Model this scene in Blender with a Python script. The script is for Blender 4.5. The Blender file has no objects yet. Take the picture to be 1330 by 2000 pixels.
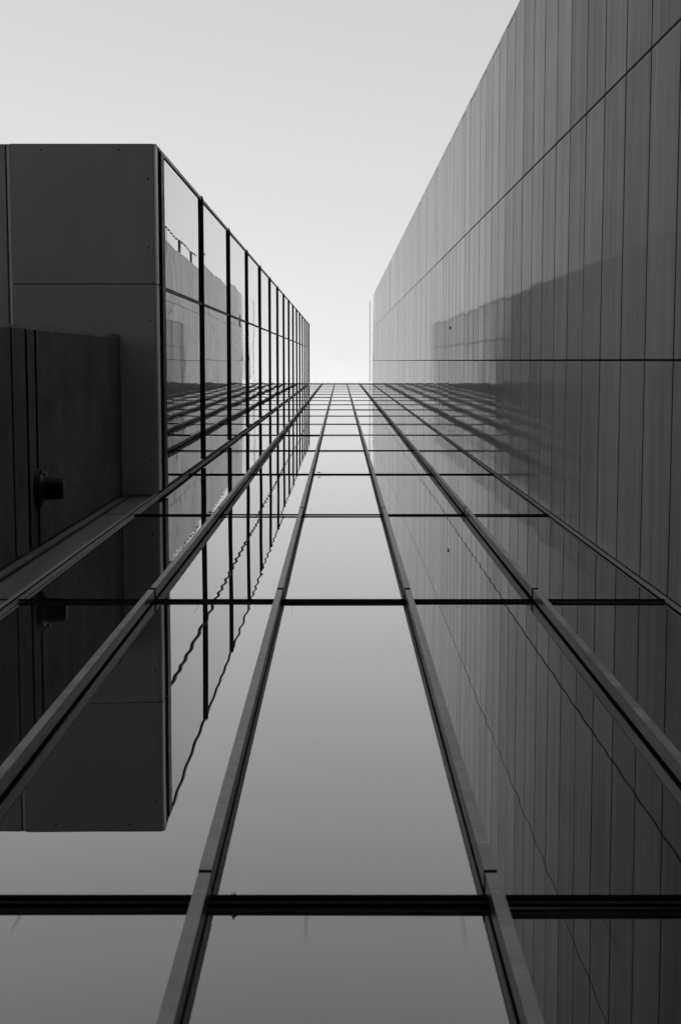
import bpy, bmesh, math, random
from mathutils import Matrix, Vector
random.seed(7)
C = bpy.context.scene
COL = C.collection
S = 1.5            # metres from the camera to the curtain wall; lengths below are in this unit

# ------------------------------------------------------------------ camera
cam_d = bpy.data.cameras.new('camera')
cam = bpy.data.objects.new('camera', cam_d); COL.objects.link(cam)
cam_d.sensor_fit = 'VERTICAL'; cam_d.sensor_height = 36.0
FPX = 2780.0
cam_d.lens = 36.0*FPX/2000.0
th = math.atan(296.0/FPX)
sn, cs = math.sin(th), math.cos(th)
cam.matrix_world = Matrix(((1, 0, 0, 0), (0, -cs, -sn, 0), (0, sn, -cs, 0), (0, 0, 0, 1)))
cam_d.clip_start = 0.05; cam_d.clip_end = 5000
cam_d.dof.use_dof = True; cam_d.dof.focus_distance = 22.0; cam_d.dof.aperture_fstop = 9.0
C.camera = cam

# ------------------------------------------------------------------ sky, sun, exposure
SUN_EL, SUN_AZ = math.radians(38), math.radians(-8)      # azimuth measured from +Y (behind the glass tower) towards +X
w = bpy.data.worlds.new("World"); C.world = w; w.use_nodes = True
nt = w.node_tree; nt.nodes.clear()
sky = nt.nodes.new('ShaderNodeTexSky'); sky.sky_type = 'NISHITA'; sky.sun_disc = False
sky.sun_elevation = SUN_EL; sky.sun_rotation = SUN_AZ; sky.air_density = 1.0; sky.dust_density = 3.5; sky.ozone_density = 1.0
bw = nt.nodes.new('ShaderNodeRGBToBW'); bg = nt.nodes.new('ShaderNodeBackground'); wo = nt.nodes.new('ShaderNodeOutputWorld')
nt.links.new(sky.outputs[0], bw.inputs[0]); nt.links.new(bw.outputs[0], bg.inputs[0]); nt.links.new(bg.outputs[0], wo.inputs[0])
bg.inputs[1].default_value = 0.15
sd = bpy.data.lights.new('sun', 'SUN'); sd.energy = 2.0; sd.angle = math.radians(0.5); sd.color = (1, 1, 1)
so = bpy.data.objects.new('sun', sd); COL.objects.link(so)
sdir = Vector((math.sin(SUN_AZ)*math.cos(SUN_EL), math.cos(SUN_AZ)*math.cos(SUN_EL), math.sin(SUN_EL)))
so.rotation_euler = sdir.to_track_quat('Z', 'Y').to_euler()
C.view_settings.view_transform = 'Standard'; C.view_settings.look = 'None'
C.view_settings.exposure = 1.83; C.view_settings.gamma = 1.0

# ------------------------------------------------------------------ materials
ROW_M = 3.315*S        # height of one row of panes
class NB:
    """tiny node helper"""
    def __init__(s, name):
        s.m = bpy.data.materials.new(name); s.m.use_nodes = True
        s.t = s.m.node_tree; s.t.nodes.clear()
        s.out = s.t.nodes.new('ShaderNodeOutputMaterial')
    def n(s, typ, **kw):
        nd = s.t.nodes.new(typ)
        for k, v in kw.items(): setattr(nd, k, v)
        return nd
    def put(s, sock, v):
        if isinstance(v, bpy.types.NodeSocket): s.t.links.new(v, sock)
        elif v is not None: sock.default_value = v
    def math(s, op, a, b=None, c=None, clamp=False):
        nd = s.n('ShaderNodeMath', operation=op); nd.use_clamp = clamp
        for i, v in enumerate((a, b, c)):
            if v is not None: s.put(nd.inputs[i], v)
        return nd.outputs[0]
    def vm(s, op, a, b=None):
        nd = s.n('ShaderNodeVectorMath', operation=op)
        s.put(nd.inputs[0], a)
        if b is not None: s.put(nd.inputs[1], b)
        return nd.outputs[0]
    def xyz(s, x, y, z):
        nd = s.n('ShaderNodeCombineXYZ'); s.put(nd.inputs[0], x); s.put(nd.inputs[1], y); s.put(nd.inputs[2], z); return nd.outputs[0]
    def sep(s, v):
        nd = s.n('ShaderNodeSeparateXYZ'); s.put(nd.inputs[0], v); return nd.outputs
    def noise(s, vec, scale=1.0, detail=2.0, rough=0.5):
        nd = s.n('ShaderNodeTexNoise'); s.put(nd.inputs['Vector'], vec)
        nd.inputs['Scale'].default_value = scale; nd.inputs['Detail'].default_value = detail; nd.inputs['Roughness'].default_value = rough
        return nd.outputs[0]
    def ramp(s, v, a, b, lo, hi):
        nd = s.n('ShaderNodeMapRange'); s.put(nd.inputs[0], v)
        for i, q in enumerate((a, b, lo, hi)): nd.inputs[i+1].default_value = q
        return nd.outputs[0]
    def grey(s, v):
        nd = s.n('ShaderNodeCombineColor')
        for i in range(3): s.put(nd.inputs[i], v)
        return nd.outputs[0]
    def pos(s): return s.n('ShaderNodeNewGeometry').outputs['Position']
    def nor(s): return s.n('ShaderNodeNewGeometry').outputs['Normal']
    def principled(s, col, rough, metal=0.0, ior=1.5, normal=None, spec=None):
        p = s.n('ShaderNodeBsdfPrincipled')
        s.put(p.inputs['Base Color'], col if isinstance(col, bpy.types.NodeSocket) else (col, col, col, 1))
        s.put(p.inputs['Roughness'], rough); p.inputs['Metallic'].default_value = metal; p.inputs['IOR'].default_value = ior
        if normal is not None: s.put(p.inputs['Normal'], normal)
        if spec is not None: s.put(p.inputs['Specular IOR Level'], spec)
        s.t.links.new(p.outputs[0], s.out.inputs[0]); return p

def glass_material(name, plane, stack=4.0, power=1.30, border=False, base=0.010, ripple=0.0011, bow=0.0011, drift=0.0012, twist=0.0):
    """dark coated glazing: mirror-like, with roller-wave ripple and a slight bow of every pane"""
    b = NB(name); P = b.pos(); px, py, pz = b.sep(P)
    tc = b.n('ShaderNodeTexCoord').outputs['Object']; ox, oy, oz = b.sep(tc)
    h = py if plane == 'x' else px          # horizontal coordinate on the facade
    oh = oy if plane == 'x' else ox
    rip = b.math('SUBTRACT', b.noise(b.xyz(b.math('MULTIPLY', h, 0.55), 3.1, b.math('MULTIPLY', pz, 2.3)), 1.0, 1.2, 0.45), 0.5)
    rip2 = b.math('SUBTRACT', b.noise(b.xyz(b.math('MULTIPLY', h, 1.1), 9.7, b.math('MULTIPLY', pz, 0.9)), 1.0, 1.0), 0.5)
    sway = b.math('SUBTRACT', b.noise(b.xyz(b.math('MULTIPLY', h, 0.8), 21.3, b.math('MULTIPLY', pz, 0.33)), 1.0, 1.0), 0.5)
    ph = b.math('ADD', b.math('MULTIPLY', pz, 2*math.pi/0.31), b.math('ADD', b.math('MULTIPLY', rip2, 9.0), b.math('MULTIPLY', b.noise(b.xyz(h, 5.0, b.math('MULTIPLY', pz, 0.6)), 1.0, 1.0), 14.0)))
    amp = b.ramp(b.noise(b.xyz(b.math('MULTIPLY', h, 0.8), 40.0, b.math('MULTIPLY', pz, 0.35)), 1.0, 1.0), 0.32, 0.62, 0.15, 1.0)
    wave = b.math('MULTIPLY', b.math('SINE', ph), amp)
    sz = b.math('ADD', b.math('MULTIPLY', wave, ripple), b.math('MULTIPLY', rip, ripple*0.8))
    sz = b.math('ADD', sz, b.math('MULTIPLY', oz, bow/2.5))
    sz = b.math('ADD', sz, b.math('MULTIPLY', rip2, drift*2))
    sh = b.math('ADD', b.math('MULTIPLY', sway, drift*4), b.math('MULTIPLY', oh, bow/0.5*0.6))
    if twist: sh = b.math('ADD', sh, b.math('MULTIPLY', oz, twist))
    add = b.xyz(0.0, sh, sz) if plane == 'x' else b.xyz(sh, 0.0, sz)
    N = b.vm('NORMALIZE', b.vm('ADD', b.nor(), add))
    # dust and drip marks
    dust = b.noise(b.xyz(b.math('MULTIPLY', px, 9.0), b.math('MULTIPLY', py, 9.0), b.math('MULTIPLY', pz, 0.7)), 1.0, 5.0, 0.6)
    dcol = b.ramp(dust, 0.35, 0.8, base*0.8, base*(3.0 if border else 2.6))
    dif = b.n('ShaderNodeBsdfDiffuse'); b.put(dif.inputs[0], b.grey(dcol))
    glo = b.n('ShaderNodeBsdfGlossy'); glo.inputs['Roughness'].default_value = 0.06 if border else 0.0
    v = 0.80 if border else 0.99
    glo.inputs[0].default_value = (v, v, v, 1); b.put(glo.inputs['Normal'], N)
    fr = b.n('ShaderNodeFresnel'); fr.inputs['IOR'].default_value = 1.5; F = fr.outputs[0]
    # an insulated unit reflects from several surfaces: N F / (1 + (N-1) F)
    tot = b.math('DIVIDE', b.math('MULTIPLY', F, stack), b.math('ADD', b.math('MULTIPLY', F, stack-1), 1.0))
    fac = b.math('POWER', tot, power)
    if plane == 'y' and not border:      # drip marks hanging from the transom above each pane
        dn = b.math('SUBTRACT', ROW_M/2-0.01, oz)
        col = b.noise(b.xyz(b.math('MULTIPLY', px, 26.0), b.math('MULTIPLY', dn, 0.9), b.math('FLOOR', b.math('DIVIDE', pz, ROW_M))), 1.0, 2.0)
        ln = b.ramp(col, 0.59, 0.80, 0.0, 0.7)
        dm = b.n('ShaderNodeMapRange'); b.put(dm.inputs[0], b.math('SUBTRACT', ln, dn)); dm.inputs[2].default_value = 0.25
        fac = b.math('MULTIPLY', fac, b.math('SUBTRACT', 1.0, b.math('MULTIPLY', dm.outputs[0], 0.28)))
    mx = b.n('ShaderNodeMixShader'); b.put(mx.inputs[0], fac)
    b.t.links.new(dif.outputs[0], mx.inputs[1]); b.t.links.new(glo.outputs[0], mx.inputs[2]); b.t.links.new(mx.outputs[0], b.out.inputs[0])
    return b.m

def cladding_material():
    b = NB('brushed_metal_cladding'); P = b.pos(); px, py, pz = b.sep(P)
    PH = 3.315/6*S; PW = 1.358*S
    iz = b.math('FLOOR', b.math('DIVIDE', b.math('SUBTRACT', pz, 5.85*S), PH)); iy = b.math('FLOOR', b.math('DIVIDE', py, PW))
    wn = b.n('ShaderNodeTexWhiteNoise'); b.put(wn.inputs['Vector'], b.xyz(iy, 2.0, iz)); rnd = wn.outputs['Value']
    seed = b.math('MULTIPLY', rnd, 40.0)
    st = b.noise(b.xyz(seed, b.math('MULTIPLY', py, 0.22), b.math('MULTIPLY', pz, 9.0)), 1.0, 5.0, 0.72)
    st2 = b.noise(b.xyz(seed, b.math('MULTIPLY', py, 1.1), b.math('MULTIPLY', pz, 38.0)), 1.0, 3.0, 0.6)
    blot = b.noise(b.xyz(px, b.math('MULTIPLY', py, 0.9), b.math('MULTIPLY', pz, 0.5)), 1.0, 4.0, 0.6)
    v = b.math('ADD', b.ramp(st, 0.28, 0.72, 0.205, 0.31), b.ramp(st2, 0.3, 0.7, -0.02, 0.02))
    v = b.math('ADD', v, b.ramp(blot, 0.3, 0.7, -0.025, 0.025))
    v = b.math('ADD', v, b.ramp(rnd, 0, 1, -0.013, 0.013))
    sz = b.math('MULTIPLY', b.math('SUBTRACT', b.noise(b.xyz(seed, b.math('MULTIPLY', py, 0.3), b.math('MULTIPLY', pz, 5.0)), 1.0, 2.0), 0.5), 0.0016)
    sy = b.math('MULTIPLY', b.math('SUBTRACT', b.noise(b.xyz(seed, b.math('MULTIPLY', py, 0.8), b.math('MULTIPLY', pz, 0.9)), 1.0, 1.0), 0.5), 0.003)
    sy = b.math('ADD', sy, b.math('MULTIPLY', b.math('SUBTRACT', rnd, 0.5), 0.008))      # no two trays lie quite flat
    N = b.vm('NORMALIZE', b.vm('ADD', b.nor(), b.xyz(0.0, sy, sz)))
    # mirror reflection weakens towards the lower courses
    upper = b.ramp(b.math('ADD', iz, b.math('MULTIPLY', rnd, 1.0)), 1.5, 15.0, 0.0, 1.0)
    fr = b.n('ShaderNodeFresnel'); fr.inputs['IOR'].default_value = 1.2
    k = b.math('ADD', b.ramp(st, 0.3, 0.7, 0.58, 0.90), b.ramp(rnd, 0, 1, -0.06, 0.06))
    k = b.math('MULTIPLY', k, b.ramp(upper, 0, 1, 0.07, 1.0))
    dif = b.n('ShaderNodeBsdfDiffuse'); b.put(dif.inputs[0], b.grey(v))
    glo = b.n('ShaderNodeBsdfGlossy'); b.put(glo.inputs['Roughness'], b.ramp(st, 0.3, 0.7, 0.03, 0.055)); b.put(glo.inputs['Normal'], N)
    glo.inputs[0].default_value = (0.9, 0.9, 0.9, 1)
    mx = b.n('ShaderNodeMixShader'); b.put(mx.inputs[0], b.math('MULTIPLY', fr.outputs[0], k, clamp=True))
    b.t.links.new(dif.outputs[0], mx.inputs[1]); b.t.links.new(glo.outputs[0], mx.inputs[2]); b.t.links.new(mx.outputs[0], b.out.inputs[0])
    return b.m

def metal_material(name, lo, hi, rough=0.4, streak='z', fz=3.0, metal=0.0, ior=1.45, marks=0.0, spec=None):
    b = NB(name); px, py, pz = b.sep(b.pos())
    a, c = (14.0, 0.5) if streak == 'z' else (1.5, fz)
    n1 = b.noise(b.xyz(b.math('MULTIPLY', px, a), b.math('MULTIPLY', py, a), b.math('MULTIPLY', pz, c)), 1.0, 5.0, 0.65)
    v = b.ramp(n1, 0.32, 0.68, lo, hi)
    if marks:
        n2 = b.noise(b.xyz(b.math('MULTIPLY', px, 5.0), 4.0, b.math('MULTIPLY', pz, 16.0)), 1.0, 6.0, 0.85)
        v = b.math('ADD', v, b.math('MULTIPLY', b.ramp(n2, 0.57, 0.66, 0.0, 1.0), marks))
    b.principled(b.grey(v), b.ramp(n1, 0.3, 0.7, rough*0.8, rough*1.2), metal, ior, spec=spec)
    return b.m

def concrete_material():
    b = NB('board_marked_concrete'); P = b.pos(); px, py, pz = b.sep(P)
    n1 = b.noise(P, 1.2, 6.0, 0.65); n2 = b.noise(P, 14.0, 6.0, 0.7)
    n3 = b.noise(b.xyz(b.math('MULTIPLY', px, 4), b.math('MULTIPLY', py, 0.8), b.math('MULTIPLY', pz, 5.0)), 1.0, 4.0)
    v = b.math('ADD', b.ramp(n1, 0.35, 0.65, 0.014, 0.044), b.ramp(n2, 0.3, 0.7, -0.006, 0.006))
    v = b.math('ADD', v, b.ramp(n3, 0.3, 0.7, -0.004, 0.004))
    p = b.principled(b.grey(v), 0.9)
    bp = b.n('ShaderNodeBump'); bp.inputs['Strength'].default_value = 0.9; bp.inputs['Distance'].default_value = 0.02
    b.put(bp.inputs['Height'], n2); b.put(p.inputs['Normal'], bp.outputs[0])
    return b.m

M_GLASS = glass_material('tower_glass', 'y')
M_EDGE = glass_material('tower_glass_edge', 'y', border=True)
M_WGLASS = glass_material('wing_glass', 'x', power=1.15, bow=0.002, drift=0.0024, ripple=0.0005, twist=-0.0018)
M_WEDGE = glass_material('wing_glass_edge', 'x', border=True)
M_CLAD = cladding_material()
M_CAP = metal_material('weathered_aluminium', 0.10, 0.30, 0.45, 'x', 4.5, marks=0.22)
M_TRIM = metal_material('grey_trim_metal', 0.15, 0.25, 0.4)
M_DARK = metal_material('dark_frame_metal', 0.012, 0.026, 0.4, spec=0.15)
M_EDGE_LIGHT = metal_material('pale_edge_trim', 0.45, 0.58, 0.4)
M_SIDE = metal_material('grey_mullion_side', 0.03, 0.065, 0.35, ior=1.45, spec=0.35)
M_BLACK = metal_material('black_gasket', 0.004, 0.009, 0.8, spec=0.0)
M_LINE = metal_material('dull_grey_bead', 0.14, 0.2, 0.5, spec=0.2)
M_SOFFIT = metal_material('dark_soffit_metal', 0.27, 0.30, 0.5, 'x', 0.8)
M_PLATE = metal_material('dull_grey_plate', 0.05, 0.08, 0.5)
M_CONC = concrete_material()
M_WHITE = metal_material('white_painted_metal', 0.50, 0.56, 0.3)
M_BODY = metal_material('dark_core', 0.01, 0.02, 0.8)
M_LAMP = metal_material('black_lamp_housing', 0.003, 0.006, 0.6, spec=0.12)
M_PAVE = metal_material('paving', 0.08, 0.11, 0.9, 'x', 1.0)

# ------------------------------------------------------------------ builders (units of S)
def box(bm, x0, x1, y0, y1, z0, z1, mi=0):
    v = [bm.verts.new((x*S, y*S, z*S)) for z in (z0, z1) for y in (y0, y1) for x in (x0, x1)]
    for q in ((0, 2, 3, 1), (4, 5, 7, 6), (0, 1, 5, 4), (2, 6, 7, 3), (0, 4, 6, 2), (1, 3, 7, 5)):
        f = bm.faces.new([v[i] for i in q]); f.material_index = mi
def mk(name, bm, mats, parent=None, loc=(0, 0, 0), bevel=0, smooth=False):
    me = bpy.data.meshes.new(name)
    if bevel:
        bmesh.ops.bevel(bm, geom=list(bm.edges), offset=bevel*S, segments=2, affect='EDGES')
    if smooth:
        for f in bm.faces: f.smooth = True
    bm.to_mesh(me); bm.free()
    for m in (mats if isinstance(mats, (list, tuple)) else [mats]): me.materials.append(m)
    o = bpy.data.objects.new(name, me); COL.objects.link(o)
    o.parent = parent; o.location = Vector(loc)*S
    return o
def boxes(name, lst, mats, parent=None, bevel=0):
    bm = bmesh.new()
    for b_ in lst: box(bm, *b_)
    return mk(name, bm, mats, parent, bevel=bevel)
def thing(name, label, cat, loc=(0, 0, 0), group=None):
    o = bpy.data.objects.new(name, None); COL.objects.link(o); o.location = Vector(loc)*S
    o.empty_display_size = 0.3
    o['label'] = label; o['category'] = cat
    if group: o['group'] = group
    return o
def dup(o, parent, loc):
    c = o.copy(); COL.objects.link(c); c.parent = parent; c.location = Vector(loc)*S; return c

GZ = -1.0                     # ground level
L, R = 1.335, 1.358           # side walls
ROW, Z0 = 3.315, 2.536        # transom pitch and first transom above the camera
CX, W, P = 0.0135, 0.534, 0.05   # centre of the bays, bay width, mullion depth
TOP = 61.55
E = 1.545                     # outer end of the wing
ZS = 10.42                    # soffit level

# ---- ground
bm = bmesh.new(); box(bm, -700, 700, -700, 700, GZ-0.2, GZ)
g = mk('ground', bm, M_PAVE); g['kind'] = 'structure'

# ------------------------------------------------------------------ glass tower
tw = thing('glass_tower', 'tall tower of mirror glass with pale mullions, between the two side buildings', 'tower', (0, 1.0, GZ))
T0 = Vector((0, -1.0, -GZ))
def tp(o):                     # part built in world units: shift into the tower's frame
    o.parent = tw; o.location = o.location + T0*S; return o
mx = [CX+(k-2)*W - W/2 for k in range(6)]
mx[0], mx[5] = -L-0.012, R-0.012
def pane_mesh(w_, h_, bd=0.011):
    bm = bmesh.new(); t = 0.012
    xs = [-w_/2, -w_/2+bd, w_/2-bd, w_/2]; zs = [-h_/2, -h_/2+bd*0.4, h_/2-bd*0.4, h_/2]
    V = [[bm.verts.new((x*S, 0, z*S)) for x in xs] for z in zs]
    for i in range(3):
        for j in range(3):
            f = bm.faces.new((V[i][j], V[i][j+1], V[i+1][j+1], V[i+1][j])); f.material_index = 0 if (i == 1 and j == 1) else 1
    a, b_, c, d = V[0], V[3], [r[0] for r in V], [r[3] for r in V]
    B = [bm.verts.new((x*S, t*S, z*S)) for x, z in ((xs[0], zs[0]), (xs[3], zs[0]), (xs[3], zs[3]), (xs[0], zs[3]))]
    bm.faces.new((B[3], B[2], B[1], B[0]))
    bm.faces.new(a[::-1] + [B[0], B[1]]); bm.faces.new(b_ + [B[2], B[3]])
    bm.faces.new(c + [B[3], B[0]]); bm.faces.new(d[::-1] + [B[1], B[2]])
    for f in bm.faces:
        if len(f.verts) != 4 or f.calc_area() < 0: f.material_index = 1
    return bm
levels = [Z0-ROW] + [Z0+ROW*k for k in range(18)] + [TOP]
for b_i in range(5):
    xa, xb = mx[b_i], mx[b_i+1]; wd = xb-xa-0.012; xc = (xa+xb)/2
    src = None
    for r_i in range(19):
        za, zb = levels[r_i], levels[r_i+1]; h_ = zb-za
        if r_i == 18 or src is None:
            o = mk('glass_pane', pane_mesh(wd, h_-0.004), [M_GLASS, M_EDGE], tw)
            if src is None: src = o
        else:
            o = src.copy(); COL.objects.link(o); o.parent = tw
        o.location = (Vector((xc, 1.0, (za+zb)/2))+T0)*S
        k = 1.0 if r_i < 12 else 0.5
        o.rotation_euler = (random.gauss(0, 0.0007)*k, random.gauss(0, 0.0002), random.gauss(0, 0.0006)*k)
# mullions with splice gaps and cap scratches
for i, x in enumerate(mx[1:5]):
    bm = bmesh.new()
    sp = [GZ] + [z+0.04 for z in levels[:-1]] + [TOP+0.5]
    for q_, (a, b_) in enumerate(zip(sp[:-1], sp[1:])):
        if q_ > 1: a += 0.016 if q_ > 2 else -0.0005
        if q_ > 0: b_ -= 0.016 if q_ > 1 else -0.0005
        j = random.uniform(-0.0008, 0.0008)
        box(bm, x-0.0115+j, x+0.0115+j, 1-P+0.003, 1-P+0.040, a+0.009, b_-0.009, 1)       # cap block
        box(bm, x-0.0122+j, x+0.0122+j, 1-P, 1-P+0.0032, a+0.009, b_-0.009, 0)    # face
    box(bm, x-0.0085, x+0.0085, 1-P+0.006, 1.0, GZ, TOP+0.3, 2)
    for z in sp[1:-1]:
        box(bm, x-0.0117, x+0.0117, 1-P+0.0012, 1.0, z-(0.0083 if z < 3 else 0.026), z+(0.0083 if z < 3 else 0.026), 2)
    tp(mk('mullion', bm, [M_CAP, M_SIDE, M_BLACK]))
# transoms
tl = levels[1:]
for i, z in enumerate(tl):
    last = i == len(tl)-1
    bm = bmesh.new()
    xl = -1.53 if i > 0 else -1.60
    t = (0.0155, 0.0100)[i] if i < 2 else 0.0085
    seg = [xl] + mx[1:5] + [R-0.003]
    box(bm, xl, R-0.003, 1-t, 0.999, z-0.0045, z+0.004, 1)
    box(bm, xl, R-0.003, 1-t-0.002, 1-t+0.0035, z-0.0065, z+0.007, 1)
    box(bm, xl, R-0.003, 1-t*0.65, 1-t*0.36, z-0.0058, z-0.0044, 0 if i < 2 else 1)
    if last: box(bm, -L, R-0.003, 1-0.02, 1.3, z, z+0.25, 1)
    tp(mk('transom', bm, [M_LINE, M_BLACK]))
# corner trims
tp(boxes('corner_trim', [(-L-0.030, -L-0.002, 0.982, 0.999, GZ, TOP, 0), (-L-0.024, -L-0.006, 0.974, 0.983, GZ, TOP, 0),
                         (-L-0.0055, -L-0.0035, 0.976, 0.9815, GZ, TOP, 1), (-L-0.0015, -L+0.002, 0.994, 0.999, GZ, TOP, 0)], [M_TRIM, M_BLACK]))
tp(boxes('corner_trim', [(R-0.013, R-0.002, 0.988, 0.999, GZ, TOP, 0), (R-0.0155, R-0.0132, 0.996, 0.999, GZ, TOP, 1),
                         (R-0.006, R-0.003, 0.980, 0.9875, GZ, TOP, 0), (R-0.0025, R-0.0005, 0.975, 0.9872, GZ, TOP, 1)], [M_TRIM, M_BLACK]))
# blank metal strips left of the glass, below the wing
tp(boxes('side_panel', [(-1.525, -L-0.031, 0.991, 1.01, GZ, ZS-0.01, 0)], [M_PLATE]))
tp(boxes('side_panel', [(-1.62, -1.540, 0.990, 1.01, GZ, ZS-0.01, 0), (-1.5395, -1.5255, 0.995, 1.01, GZ, ZS-0.01, 1), (-1.548, -1.5405, 0.980, 0.9895, GZ, ZS-0.01, 0)], [M_PLATE, M_BLACK]))
tp(boxes('wall', [(-9, 9, 1.03, 9, GZ, TOP+0.1, 0)], [M_BODY]))

# ------------------------------------------------------------------ cantilevered wing (left)
wg = thing('cantilevered_wing', 'left glass wing with black bars, carried out over a dark metal soffit', 'building', (-L, 0, ZS))
def wp(o): o.parent = wg; o.location = o.location + Vector((L, 0, -ZS))*S; return o
WZ0 = 10.53; WTOP = 61.0
wl = [WZ0+ROW*k for k in range(16)] + [WTOP]
ym = -0.54
def wpane_mesh(d_, h_, bd=0.009):
    bm = bmesh.new()
    ys = [-d_/2, -d_/2+bd, d_/2-bd, d_/2]; zs = [-h_/2, -h_/2+bd, h_/2-bd, h_/2]
    V = [[bm.verts.new((0, y*S, z*S)) for y in ys] for z in zs]
    for i in range(3):
        for j in range(3):
            f = bm.faces.new((V[i][j], V[i][j+1], V[i+1][j+1], V[i+1][j])); f.material_index = 0 if (i == 1 and j == 1) else 1
    bx = [bm.verts.new((-0.012*S, y*S, z*S)) for y, z in ((ys[0], zs[0]), (ys[3], zs[0]), (ys[3], zs[3]), (ys[0], zs[3]))]
    bm.faces.new((bx[3], bx[2], bx[1], bx[0]))
    bm.faces.new(V[0][::-1]+[bx[0], bx[1]]); bm.faces.new(V[3]+[bx[2], bx[3]])
    bm.faces.new([r[0] for r in V]+[bx[3], bx[0]]); bm.faces.new([r[3] for r in V][::-1]+[bx[1], bx[2]])
    return bm
for ya, yb in ((-E+0.02, ym), (ym, 0.96)):
    src = None
    for k in range(16):
        za, zb = wl[k]+0.01, wl[k+1]+0.01
        if src is None or k == 15:
            o = mk('glass_pane', wpane_mesh(yb-ya-0.008, zb-za-0.02), [M_WGLASS, M_WEDGE], wg)
            if src is None: src = o
        else:
            o = src.copy(); COL.objects.link(o); o.parent = wg
        o.location = (Vector((-L, (ya+yb)/2, (za+zb)/2))+Vector((L, 0, -ZS)))*S
        o.rotation_euler = (0, random.gauss(0, 0.0004), random.gauss(0, 0.0009))
for k, z in enumerate(wl):
    if k == 0:
        wp(boxes('floor_bar', [(-L-0.01, -L+0.010, -E+0.006, 0.955, z+0.035, z+0.12, 1), (-L-0.01, -L+0.022, -E+0.022, 0.955, z+0.125, z+0.30, 0)], [M_DARK, M_BLACK]))
    elif k < 16:
        wp(boxes('floor_bar', [(-L-0.01, -L+0.018, -E-0.016, 0.955, z-0.018, z-0.002, 0), (-L-0.01, -L+0.0155, -E-0.012, 0.955, z-0.002, z+0.004, 1),
                               (-L-0.01, -L+0.0245, -E-0.004, 0.955, z+0.004, z+0.022, 0)], [M_DARK, M_BLACK]))
    else:
        wp(boxes('coping', [(-L-0.3, -L+0.02, -E-0.01, 0.955, z-0.02, z+0.03, 0)], [M_DARK]))
wp(boxes('mullion', [(-L-0.01, -L+0.010, ym-0.012, ym-0.002, WZ0, WTOP, 0), (-L-0.01, -L+0.004, ym-0.002, ym+0.001, WZ0, WTOP, 1), (-L-0.01, -L+0.013, ym+0.001, ym+0.012, WZ0, WTOP, 0)], [M_DARK, M_LINE]))
wp(boxes('end_trim', [(-L-0.04, -L+0.010, -E-0.004, -E+0.022, ZS+0.04, WTOP+0.02, 0), (-L-0.02, -L+0.006, -E+0.022, -E+0.029, ZS+0.04, WTOP, 1)], [M_TRIM, M_BLACK]))
wp(boxes('wall', [(-6, -L-0.03, -E+0.01, 0.99, ZS+0.06, WTOP-0.02, 0)], [M_BODY]))
# end wall cladding, so the wing has a face on its outer end
wp(boxes('end_cladding', [(-6, -L-0.042, -E-0.004, -E+0.0095, ZS+0.05, WTOP-0.02, 0)], [M_PLATE]))
# soffit panels
def soffit(x0, x1, y0, y1):
    bm = bmesh.new(); box(bm, x0, x1, y0, y1, ZS, ZS+0.03)
    wp(mk('soffit_panel', bm, M_SOFFIT, bevel=0.004))
soffit(-2.370, -L-0.006, -E, ym-0.012)
soffit(-2.370, -L-0.006, ym-0.0075, 0.99)
soffit(-3.6, -2.402, -E+0.004, 0.99)
wp(boxes('soffit_joint', [(-2.401, -2.392, -E+0.006, 0.99, ZS+0.010, ZS+0.03, 1), (-2.3915, -2.371, -E+0.006, 0.99, ZS+0.002, ZS+0.03, 2),
                          (-2.37, -L-0.01, ym-0.016, ym-0.004, ZS+0.02, ZS+0.04, 1)], [M_TRIM, M_BLACK, M_EDGE_LIGHT]))
wp(boxes('soffit_trim', [(-L-0.0055, -L+0.008, -E+0.003, ym-0.014, ZS+0.004, ZS+0.14, 0), (-L-0.0055, -L+0.008, ym-0.006, 0.955, ZS+0.004, ZS+0.14, 0)], [M_EDGE_LIGHT], bevel=0.001))
def px2w(u, v, z):
    u -= 665; v -= 1000
    k = z/(FPX*cs-v*sn); return (u*k, (FPX*sn+v*cs)*k)
bm = bmesh.new()
for (u, v, hz) in ((81, 293, 1), (232, 293, 1), (289, 349, 0), (291, 484, 0), (294, 627, 0), (297, 897, 0)):
    x, y = px2w(u, v, ZS)
    a, b_ = (0.010, 0.0045) if hz else (0.0045, 0.0095)
    m = Matrix.Translation(Vector((x, y, ZS-0.0005))*S) @ Matrix.Diagonal((a*S, b_*S, 0.002*S, 1))
    bmesh.ops.create_cone(bm, cap_ends=True, segments=14, radius1=1, radius2=1, depth=1, matrix=m)
wp(mk('fixing_slot', bm, M_BLACK))

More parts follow.
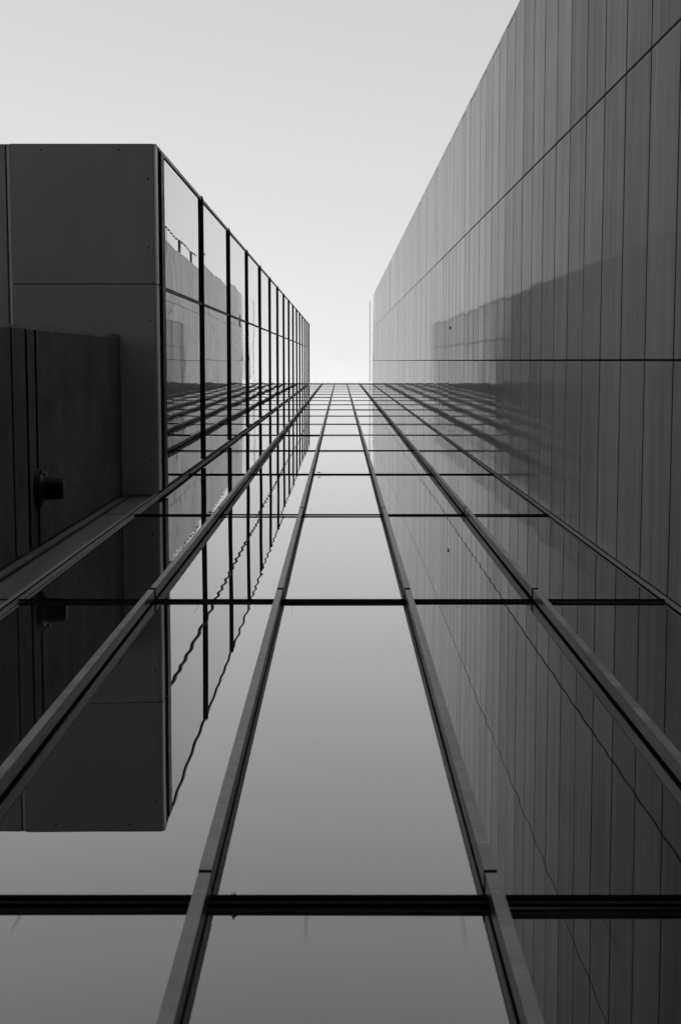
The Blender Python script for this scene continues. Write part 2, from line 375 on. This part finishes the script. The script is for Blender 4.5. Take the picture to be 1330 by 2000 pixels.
# ------------------------------------------------------------------ metal-clad building (right)
cb = thing('metal_clad_building', 'right hand windowless wall of brushed grey metal panels, with a pale parapet at its top', 'building', (R, -2.716, GZ))
CB = Vector((-R, 2.716, -GZ))
def cp(o): o.parent = cb; o.location = o.location + CB*S; return o
PH = ROW/6; JH = 0.0105; YE = -2.716
def ztop(y): return 56.9 + (y-YE)/(1.0-YE)*(62.1-56.9)
cols = [(YE, -1.358), (-1.358, 0.0), (0.0, 0.995)]
ind = []
rest = bmesh.new()
def panel(bm, x, y0, y1, z0, z1, cx=0, cy=0, cz=0, t1=0, t2=0):
    """a tray panel: front face at x (towards -x) with small chamfered edges, tilted by t1/t2"""
    e = 0.0018
    yc, zc = (y0+y1)/2, (z0+z1)/2
    def V(xx, y, z): return bm.verts.new(((xx+t1*(y-yc)+t2*(z-zc)-cx)*S, (y-cy)*S, (z-cz)*S))
    A = [V(x, y0+e, z0+e), V(x, y1-e, z0+e), V(x, y1-e, z1-e), V(x, y0+e, z1-e)]
    B = [V(x+e, y0, z0), V(x+e, y1, z0), V(x+e, y1, z1), V(x+e, y0, z1)]
    D = [V(x+0.012, y0, z0), V(x+0.012, y1, z0), V(x+0.012, y1, z1), V(x+0.012, y0, z1)]
    bm.faces.new(A[::-1])
    for P0, P1 in ((A, B), (B, D)):
        for i in range(4):
            j = (i+1) % 4; bm.faces.new((P0[i], P0[j], P1[j], P1[i]))
n_ind = 0
z = 5.85 - PH*12
rows = []
while z < 62.1: rows.append(z); z += PH
for ri, z in enumerate(rows):
    for ci, (ya, yb) in enumerate(cols):
        zt = min(z+PH, ztop((ya+yb)/2)-0.02)
        if zt-z < 0.05 or z+PH < GZ: continue
        a = ya + (0.0052 if ci else 0.0); b_ = yb - 0.0055
        if ci == 0 and ri % 2 == 0: a = ya + 0.036
        t1, t2 = random.gauss(0, 0.0004), random.gauss(0, 0.0008)
        # visible from the ground, nearest first
        visible = (ci == 0 and z > 8.8) or (ci == 1 and z > 4.8) or (ci == 2 and z > 5.2)
        if visible and n_ind < 99 and z < 28:
            bm = bmesh.new(); yc, zc = (a+b_)/2, (z+zt)/2
            panel(bm, R, a, b_, z+JH, zt-JH, R, yc, zc, t1, t2)
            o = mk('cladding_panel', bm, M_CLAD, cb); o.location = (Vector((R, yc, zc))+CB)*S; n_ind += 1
        else:
            panel(rest, R, a, b_, z+JH, zt-JH, 0, 0, 0, t1, t2)
        if ci == 0 and ri % 2 == 0:
            panel(rest, R+0.0005, ya, ya+0.029, z-JH*0.2, zt+JH*0.2)
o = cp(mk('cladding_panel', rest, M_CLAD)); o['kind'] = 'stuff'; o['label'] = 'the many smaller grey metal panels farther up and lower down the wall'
cp(boxes('wall', [(R+0.012, 9, YE+0.002, 0.998, GZ, 56.7, 0), (R+0.013, 9, -1.2, 0.998, 56.7, 61.0, 0)], [M_BODY]))
# white parapet: rises above the sloping top of the cladding
bm = bmesh.new()
pz = 66.2
pr = [(YE, ztop(YE)-0.15), (0.998, ztop(1.0)-0.15), (0.998, pz), (YE, pz)]
f0 = [bm.verts.new(((R+0.006)*S, y*S, z*S)) for y, z in pr]; f1 = [bm.verts.new(((R+0.04)*S, y*S, z*S)) for y, z in pr]
bm.faces.new(f0[::-1]); bm.faces.new(f1)
for i in range(4):
    j = (i+1) % 4; bm.faces.new((f0[i], f0[j], f1[j], f1[i]))
cp(mk('parapet', bm, M_WHITE))
cp(boxes('parapet_rail', [(R-0.01, R+0.03, YE-0.02, 0.998, pz+0.002, pz+0.6, 0)], [M_LINE]))
cp(boxes('steel_frame', [(1.85, 1.88, -3.40, -3.37, 30, 46.8, 0), (1.85, 1.88, -3.37, YE+0.003, 41.0, 41.35, 0), (1.85, 1.88, -3.37, YE+0.003, 45.1, 45.5, 0), (1.85, 1.88, -3.37, YE+0.003, 36.6, 36.9, 0)], [M_DARK]))
# small unidentified dark spot on the wall
bm = bmesh.new()
off = 213.5; zv = R*2795/off; yv = -64*0.9944/2803*zv
bmesh.ops.create_uvsphere(bm, u_segments=12, v_segments=8, radius=1, matrix=Matrix.Translation(Vector((R-0.004, yv, zv))*S) @ Matrix.Diagonal((0.006*S, 0.020*S, 0.05*S, 1)))
cp(mk('dark_spot', bm, M_BLACK, smooth=True))

# ------------------------------------------------------------------ concrete wall under the wing
cw = thing('concrete_wall', 'rough dark concrete wall with grooves, standing beneath the metal soffit', 'wall', (-1.6, 0.4, GZ))
XC, YC0 = -1.60, -0.181
bm = bmesh.new()
gr = [(5.2, 0.03), (6.97, 0.032), (7.30, 0.055), (7.52, 0.05), (10.05, 0.012)]
zcur = GZ
def seg(bm, z0, z1):
    ny, nz = 24, max(2, int((z1-z0)*18))
    g_ = []
    for j in range(nz+1):
        row_ = []
        for i in range(ny+1):
            y = YC0+(0.975-YC0)*i/ny; zz = z0+(z1-z0)*j/nz
            jit = 0.0; dx = random.uniform(-0.0007, 0.0007)
            if i == 0: jit = 0.012*math.sin(zz*1.7)*math.sin(zz*4.3+1) + random.uniform(-0.003, 0.003) + (0.012 if math.sin(zz*9.1+2) > 0.8 else 0)
            if i == ny: jit = random.uniform(-0.004, 0.003)
            if i == 0: dx -= 0.014
            if i == 1: y = YC0+0.022; dx -= 0.0
            row_.append(bm.verts.new(((XC+dx)*S, (y+jit)*S, zz*S)))
        g_.append(row_)
    for j in range(nz):
        for i in range(ny):
            bm.faces.new((g_[j][i], g_[j][i+1], g_[j+1][i+1], g_[j+1][i]))
zs_ = GZ
for (zg, wd) in gr:
    seg(bm, zs_, zg-wd/2); zs_ = zg+wd/2
seg(bm, zs_, ZS-0.002)
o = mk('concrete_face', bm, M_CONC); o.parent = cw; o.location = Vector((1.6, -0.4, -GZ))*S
bm = bmesh.new(); box(bm, -3.6, XC-0.020, YC0+0.018, 0.99, GZ, ZS-0.003)
o = mk('soffit_shade_block', (lambda q: (box(q, -3.6, XC-0.002, -4.5, YC0-0.02, GZ, 6.2), q)[1])(bmesh.new()), M_CONC); o.parent = cw; o.location = Vector((1.6, -0.4, -GZ))*S  # unseen block added beside the wall to shade the inner soffit
o = mk('concrete_core', bm, M_BODY); o.parent = cw; o.location = Vector((1.6, -0.4, -GZ))*S

# ------------------------------------------------------------------ lamp on the concrete wall
lx, ly, lz = XC, 0.672, 7.50
lt = thing('wall_light', 'black drum shaped lamp sticking out sideways from the grooved concrete wall', 'lamp', (lx, ly, lz))
def cyl(name, parts, mat, parent, smooth=True):
    bm = bmesh.new()
    for (x0, x1, r0, r1, sy) in parts:
        m = Matrix.Translation(Vector(((x0+x1)/2, 0, 0))*S) @ Matrix.Rotation(math.pi/2, 4, 'Y') @ Matrix.Diagonal((1, sy, 1, 1))
        bmesh.ops.create_cone(bm, cap_ends=True, segments=40, radius1=r0*S, radius2=r1*S, depth=(x1-x0)*S, matrix=m)
    bmesh.ops.bevel(bm, geom=[e for e in bm.edges if len(e.link_faces) == 2 and e.calc_face_angle(0) > 0.7], offset=0.006*S, segments=3, affect='EDGES')
    o = mk(name, bm, mat, parent, smooth=False); return o
cyl('base_plate', [(0.0, 0.022, 0.105, 0.098, 1.0)], M_LAMP, lt)
cyl('neck', [(0.020, 0.045, 0.084, 0.066, 1.0)], M_DARK, lt)
cyl('housing', [(0.040, 0.140, 0.062, 0.057, 1.0)], M_LAMP, lt)
cyl('lens', [(0.138, 0.1435, 0.047, 0.045, 1.0)], M_DARK, lt)
o = boxes('bracket', [(0.012, 0.05, -0.085, -0.058, -0.012, 0.012, 0), (0.018, 0.030, -0.100, -0.085, -0.006, 0.006, 0)], [M_TRIM], lt, bevel=0.002)

# ------------------------------------------------------------------ debris caught on the transoms
def clump(x, z, s, label):
    bm = bmesh.new()
    rnd = random.Random(int(z*100))
    for _ in range(16):
        p0 = Vector((x+rnd.gauss(0, 0.35)*s, 1-0.019-abs(rnd.gauss(0, 0.2))*s, z-0.004+rnd.gauss(0, 0.5)*s))
        d = Vector((rnd.gauss(0, 1), rnd.gauss(0, 0.5), rnd.gauss(0, 1))).normalized()*s*rnd.uniform(0.3, 1.0)
        q = d.to_track_quat('Z', 'Y').to_matrix().to_4x4()
        bmesh.ops.create_cone(bm, cap_ends=True, segments=5, radius1=s*0.14*S, radius2=s*0.05*S, depth=d.length*S, matrix=Matrix.Translation(p0*S) @ q)
    o = mk('twig_clump', bm, M_BLACK); o['label'] = label; o['category'] = 'debris'; o['group'] = 'clumps of debris caught on the transoms'
clump(-0.196, Z0, 0.008, 'dark tuft of debris caught on the lowest transom beside the left inner mullion')
clump(-0.190, Z0+3*ROW, 0.018, 'small dark clump of debris on a higher transom of the middle bay')
clump(-0.835, Z0+2*ROW, 0.018, 'dark clump of debris on the transom where it passes the black edge of the wing')
